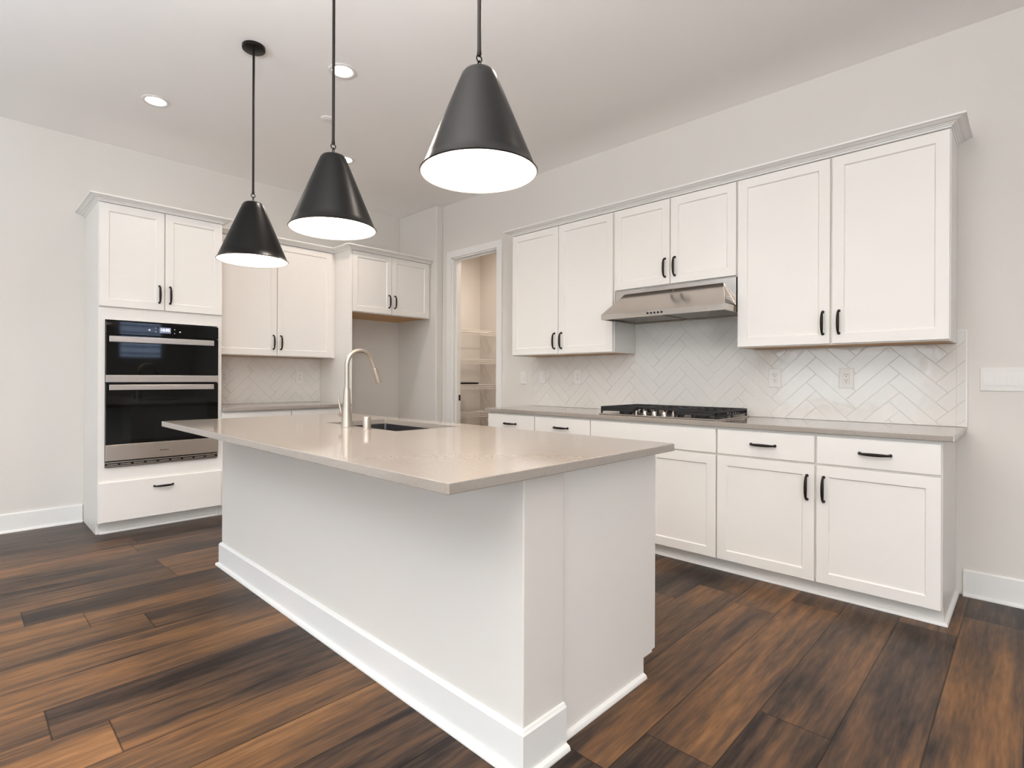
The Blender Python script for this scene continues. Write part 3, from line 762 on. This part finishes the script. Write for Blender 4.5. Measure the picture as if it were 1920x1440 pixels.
# ------------------------------------------------------------------ island
isl = thing('kitchen_island', 'large white kitchen island base with painted panel and baseboard facing the camera', 'kitchen island', (-2.3, 1.6, 0))
PX0, PX1, PY0, PY1 = -3.568, -1.052, 1.184, 1.376
MB().box(PX0, PX1, PY0, PY1, 0, 0.884).build('knee_wall', 'wall', isl, bevel=0.004, label='painted panel on the seating side')
BBI = [(0.0, 0.0), (0.014, 0.0), (0.014, 0.130), (0.009, 0.136), (0.007, 0.140), (0.0, 0.142)]
SHI = [(0.0, 0.0), (0.016, 0.0), (0.0155, 0.006), (0.012, 0.013), (0.0, 0.018)]
pth = [(PX0, PY1), (PX0, PY0), (PX1, PY0), (PX1, PY1)]
MB().sweep(pth, BBI, 1).build('baseboard', 'trim', isl)
g = 0.014
MB().sweep([(PX0 - g, PY1), (PX0 - g, PY0 - g), (PX1 + g, PY0 - g), (PX1 + g, PY1)], SHI, 1).sweep([(-1.074, PY1 + 0.001), (-1.074, 1.918)], SHI, 1).build('shoe_molding', 'trim', isl)
poly = [(PY1 + 0.0005, 0), (1.918, 0), (1.918, 0.076), (1.984, 0.076), (1.984, 0.884), (PY1 + 0.0005, 0.884)]
# cabinet boxes: closed body under the counter with room for the sink bowl
b = MB().extrude(poly, lambda y, z: (-3.556, y, z), lambda y, z: (-2.92, y, z)).extrude(poly, lambda y, z: (-2.10, y, z), lambda y, z: (-1.074, y, z))
b.box(-2.92, -2.10, PY1 + 0.0005, PY1 + 0.02, 0.076, 0.884).box(-2.92, -2.10, 1.964, 1.984, 0.076, 0.884).box(-2.92, -2.10, PY1 + 0.0005, 1.918, 0, 0.094)
b.build('cabinet_body', 'cab', isl)
for (d0, d1, hu) in ((-3.552, -3.045, -3.08), (-3.039, -2.51, -2.545), (-2.504, -1.975, -2.47), (-1.969, -1.526, -1.56), (-1.520, -1.078, -1.485)):
    t0 = 2.016
    P = MB()
    d = None
    # doors face away from the camera, towards the range
    def ring(du, dd): return [(d0 + du, t0 + dd, 0.082 + du), (d1 - du, t0 + dd, 0.082 + du), (d1 - du, t0 + dd, 0.874 - du), (d0 + du, t0 + dd, 0.874 - du)]
    vs = ring(0, -0.031) + ring(0, -0.0015) + ring(0.0015, 0) + ring(0.056, 0) + ring(0.062, -0.008)
    fs = [(0, 1, 2, 3), (16, 17, 18, 19)]
    for k in range(4):
        for i in range(4): fs.append((k * 4 + i, k * 4 + (i + 1) % 4, k * 4 + 4 + (i + 1) % 4, k * 4 + 4 + i))
    MB().add(vs, fs).build('door', 'cab', isl)

# island counter with sink cut-out
ix0, ix1, iy0, iy1 = -3.572, -1.003, 0.852, 2.031
sx0, sx1, sy0, sy1 = -2.856, -2.162, 1.508, 1.912
def rrect(x0, x1, y0, y1, r, n=4):
    pts = []
    for (cx, cy, a0) in ((x1 - r, y1 - r, 0), (x0 + r, y1 - r, 90), (x0 + r, y0 + r, 180), (x1 - r, y0 + r, 270)):
        for k in range(n + 1):
            a = math.radians(a0 + 90 * k / n); pts.append((cx + r * math.cos(a), cy + r * math.sin(a)))
    return pts
def slab_with_hole(outer, inner, z0, z1):
    n = len(outer); vs = []
    for z in (z0, z1):
        vs += [(x, y, z) for x, y in outer]; vs += [(x, y, z) for x, y in inner]
    fs = []
    for i in range(n):
        j = (i + 1) % n
        fs.append((i, n + i, n + j, j)); fs.append((2 * n + i, 2 * n + j, 3 * n + j, 3 * n + i))
        fs.append((i, j, 2 * n + j, 2 * n + i)); fs.append((n + i, 3 * n + i, 3 * n + j, n + j))
    return MB().add(vs, fs)
o = slab_with_hole(rrect(ix0, ix1, iy0, iy1, 0.006), rrect(sx0, sx1, sy0, sy1, 0.012), 0.8845, 0.914).build('island_countertop', 'quartz', bevel=0.0025)
tag(o, 'large greige quartz countertop on the island with a sink cut-out', 'countertop')

# sink
t = thing('kitchen_sink', 'steel undermount sink set into the island countertop', 'sink', (-2.51, 1.71, 0.66))
out0 = rrect(sx0 - 0.012, sx1 + 0.012, sy0 - 0.012, sy1 + 0.012, 0.02)
rings = [(out0, 0.8835), (rrect(sx0 - 0.004, sx1 + 0.004, sy0 - 0.004, sy1 + 0.004, 0.018), 0.8835), (rrect(sx0 - 0.003, sx1 + 0.003, sy0 - 0.003, sy1 + 0.003, 0.018), 0.70),
         (rrect(sx0 + 0.02, sx1 - 0.02, sy0 + 0.02, sy1 - 0.02, 0.02), 0.676), (rrect(sx0 + 0.02, sx1 - 0.02, sy0 + 0.02, sy1 - 0.02, 0.02), 0.670), (rrect(sx0 - 0.010, sx1 + 0.010, sy0 - 0.010, sy1 + 0.010, 0.02), 0.694), (out0, 0.8805)]
vs = []; fs = []; n = len(out0)
for p, z in rings: vs += [(x, y, z) for x, y in p]
for k in range(len(rings)):
    k2 = (k + 1) % len(rings)
    if k == 3: continue
    for i in range(n): fs.append((k * n + i, k * n + (i + 1) % n, k2 * n + (i + 1) % n, k2 * n + i))
fs.append(tuple(range(3 * n, 4 * n))); fs.append(tuple(range(4 * n, 5 * n)))
MB().add(vs, fs).build('bowl', 'sinksteel', t)
MB().lathe([(0.001, 0.004), (0.03, 0.003), (0.042, 0.001), (0.042, 0.0)], (-2.51, 1.74, 0.6762), 24).build('drain', 'steel', t)

# faucet
fx, fy, fz = -2.539, 1.458, 0.9141
t = thing('kitchen_faucet', 'brushed nickel gooseneck faucet on the island beside the sink', 'faucet', (fx, fy, fz))
MB().lathe([(0.001, 0), (0.030, 0), (0.030, 0.006), (0.0285, 0.010), (0.0255, 0.06), (0.0205, 0.13), (0.0165, 0.19), (0.0158, 0.201), (0.001, 0.201)], (fx, fy, fz), 32).build('body', 'nickel', t, smooth=True)
pts = [(fx, fy, fz + 0.199), (fx, fy, fz + 0.26)]; R_ = 0.079; cyc = fy + R_; czc = 1.236
pts.append((fx, fy, czc - 0.01))
for a in range(180, 19, -10):
    pts.append((fx, cyc + R_ * math.cos(math.radians(a)), czc + R_ * math.sin(math.radians(a))))
dv = Vector((0, math.sin(math.radians(20)), -math.cos(math.radians(20))))
e1 = Vector(pts[-1]) + dv * 0.045
pts.append(tuple(e1))
MB().tube(pts, 0.0122, 16).build('spout', 'nickel', t, smooth=True)
hp = [e1 - dv * 0.002, e1, e1 + dv * 0.012, e1 + dv * 0.075, e1 + dv * 0.082]
MB().tube(hp, [0.0125, 0.0145, 0.0150, 0.0178, 0.0170], 18).build('spray_head', 'nickel', t, smooth=True)
b = MB().tube([(fx - 0.02, fy, 0.976), (fx - 0.045, fy, 0.976), (fx - 0.062, fy, 0.976)], [0.013, 0.015, 0.0145], 16)
b.tube([(fx - 0.056, fy, 0.985), (fx - 0.064, fy - 0.004, 1.02), (fx - 0.074, fy - 0.010, 1.066)], [0.006, 0.0055, 0.0045], 10)
b.build('lever', 'nickel', t, smooth=True)
o = MB().lathe([(0.001, 0), (0.0235, 0), (0.0235, 0.004), (0.0205, 0.006), (0.0205, 0.058), (0.018, 0.0625), (0.001, 0.063)], (-2.341, 1.455, 0.9141), 28).build('air_gap_cap', 'nickel', smooth=True)
tag(o, 'short brushed nickel cylinder cap on the island right of the faucet', 'air gap cap')

# ------------------------------------------------------------------ pendants
def pendant(x, y, label, gz):
    t = thing('pendant_light', label, 'pendant light', (x, y, 1.85), 'cone pendants over the island')
    zr, ztop, R, rt_ = 1.85, 2.19, 0.192, 0.054
    prof = [(R + 0.003, 0.0), (R + 0.0045, 0.003), (R + 0.001, 0.006), (R - 0.002, 0.008)]
    prof += [(R - 0.002 + (rt_ + 0.006 - R) * k / 10, 0.008 + (0.318) * k / 10) for k in range(1, 11)]
    prof += [(rt_ - 0.004, 0.336), (rt_ - 0.014, 0.340), (0.006, 0.340)]
    MB().lathe(prof, (x, y, zr), 56).build('lamp_shade', 'shade', t, smooth=True)
    pin = [(R + 0.003, 0.0), (R - 0.001, 0.001), (R - 0.006, 0.010), (rt_ + 0.001, 0.320), (rt_ - 0.008, 0.330), (0.003, 0.332)]
    MB().lathe(pin, (x, y, zr), 56).build('shade_lining', 'shade_in', t, smooth=True, label='bright white inside of the shade')
    MB().tube([(x, y, zr + 0.331), (x, y, zr + 0.308)], 0.02, 16).build('socket', 'shade_in', t, smooth=True)
    MB().lathe([(0.001, 0.0), (0.018, 0.006), (0.030, 0.025), (0.033, 0.045), (0.026, 0.075), (0.016, 0.10), (0.001, 0.10)], (x, y, zr + 0.212), 24).build('bulb', 'bulb', t, smooth=True)
    MB().torus((x, y, 2.205), 0.0085, 0.0022, 'Y', 2.1).build('chain_link', 'bronze', t, smooth=True)
    MB().torus((x, y, 2.232), 0.0115, 0.0024, 'X').build('chain_ring', 'bronze', t, smooth=True)
    MB().tube([(x, y, 2.240), (x, y, 2.246), (x, y, 2.262), (x, y, 3.086)], [0.005, 0.008, 0.0066, 0.0066], 14).build('rod', 'bronze', t, smooth=True)
    MB().lathe([(0.001, 0.0), (0.058, 0.001), (0.063, 0.005), (0.063, 0.022), (0.001, 0.022)], (x, y, 3.0795), 36).build('ceiling_canopy', 'bronze', t, smooth=True)
    d = bpy.data.lights.new('pendant_lamp', 'POINT'); d.energy = 9.0; d.color = (1.0, 0.86, 0.72); d.shadow_soft_size = 0.035
    l = bpy.data.objects.new('pendant_lamp', d); C.objects.link(l); l.location = (x, y, zr + 0.165)
pendant(-3.216, 1.232, 'farthest black cone pendant, hanging nearest the oven tower', 0)
pendant(-2.268, 1.228, 'middle one of the three black cone pendants over the island', 0)
pendant(-1.300, 1.231, 'nearest and largest-looking black cone pendant over the island', 0)

# ------------------------------------------------------------------ recessed downlights and ceiling disc
def can(x, y, label):
    t = thing('recessed_light', label, 'downlight', (x, y, ZC), 'recessed ceiling downlights')
    MB().lathe([(0.062, 0.0), (0.085, -0.0005), (0.0865, -0.003), (0.080, -0.0065), (0.064, -0.005), (0.062, -0.003)], (x, y, ZC - 0.0004), 40, close=True).build('trim_ring', 'trim', t, smooth=True)
    MB().lathe([(0.0005, -0.0035), (0.0625, -0.0035), (0.0625, -0.0010), (0.0005, -0.0010)], (x, y, ZC), 40).build('lens', 'lens', t, smooth=True)
can(*CANS[0], 'glowing round downlight in the ceiling above the oven tower, leftmost')
can(*CANS[1], 'glowing round downlight in the ceiling beside the middle pendant rod')
can(*CANS[2], 'glowing round downlight in the ceiling just behind the middle pendant shade')
o = MB().lathe([(0.0005, -0.006), (0.040, -0.006), (0.046, -0.003), (0.046, -0.0005), (0.0005, -0.0005)], (-3.712, 1.961, ZC), 36).build('sprinkler_cover', 'ceiling', smooth=True)
tag(o, 'flat white round sprinkler cover on the ceiling behind the middle pendant rod', 'sprinkler cover')

# ------------------------------------------------------------------ pantry shelves
def wire_shelf(z, label):
    t = thing('wire_shelf', label, 'shelf', (XO + 0.16, 4.62, z), 'white wire shelves in the pantry')
    ya, yb, xa, xb = 4.06, 5.165, XO + 0.004, -5.11
    b = MB(); r = 0.0028
    for (x, zz) in ((xb, z), (xb, z - 0.028), (xb, z - 0.056), (xa + 0.004, z), ((xa + xb) / 2, z - 0.004)):
        b.box(x - r, x + r, ya, yb, zz - r, zz + r)
    b.build('rails', 'wire', t)
    b = MB(); n = 44; q = 0.0013
    for k in range(n + 1):
        y = ya + 0.004 + (yb - ya - 0.008) * k / n
        b.box(xa, xb, y - q, y + q, z + 0.0025, z + 0.0050).box(xb + r, xb + r + 2 * q, y - q, y + q, z - 0.056, z + 0.0050)
    w_ = b.build('wires', 'wire', t)
    for x in (-5.405, -5.30):
        MB().tube([(x, 5.155, z - 0.058), (x + 0.11, 5.160, z - 0.26)], 0.0032, 8).build('brace', 'bracket', t)
    return t
wire_shelf(1.800, 'white wire shelf in the pantry, topmost of four')
wire_shelf(1.420, 'white wire shelf in the pantry, second from the top')
wire_shelf(1.088, 'white wire shelf in the pantry with a flat black tray on it')
wire_shelf(0.726, 'white wire shelf in the pantry, lowest one seen beside the counter end')
t = thing('flat_tray', 'flat black tray lying on the third pantry shelf', 'tray', (-5.2, 4.70, 1.0935))
b = MB().box(-5.30, -5.12, 4.40, 4.86, 1.0945, 1.100).box(-5.30, -5.29, 4.40, 4.86, 1.100, 1.118).box(-5.13, -5.12, 4.40, 4.86, 1.100, 1.118).box(-5.29, -5.13, 4.40, 4.41, 1.100, 1.118).box(-5.29, -5.13, 4.85, 4.86, 1.100, 1.118)
b.build('tray_body', 'black', t, bevel=0.002, seg=1)
downlight_lamp(-4.35, 4.6, 80)
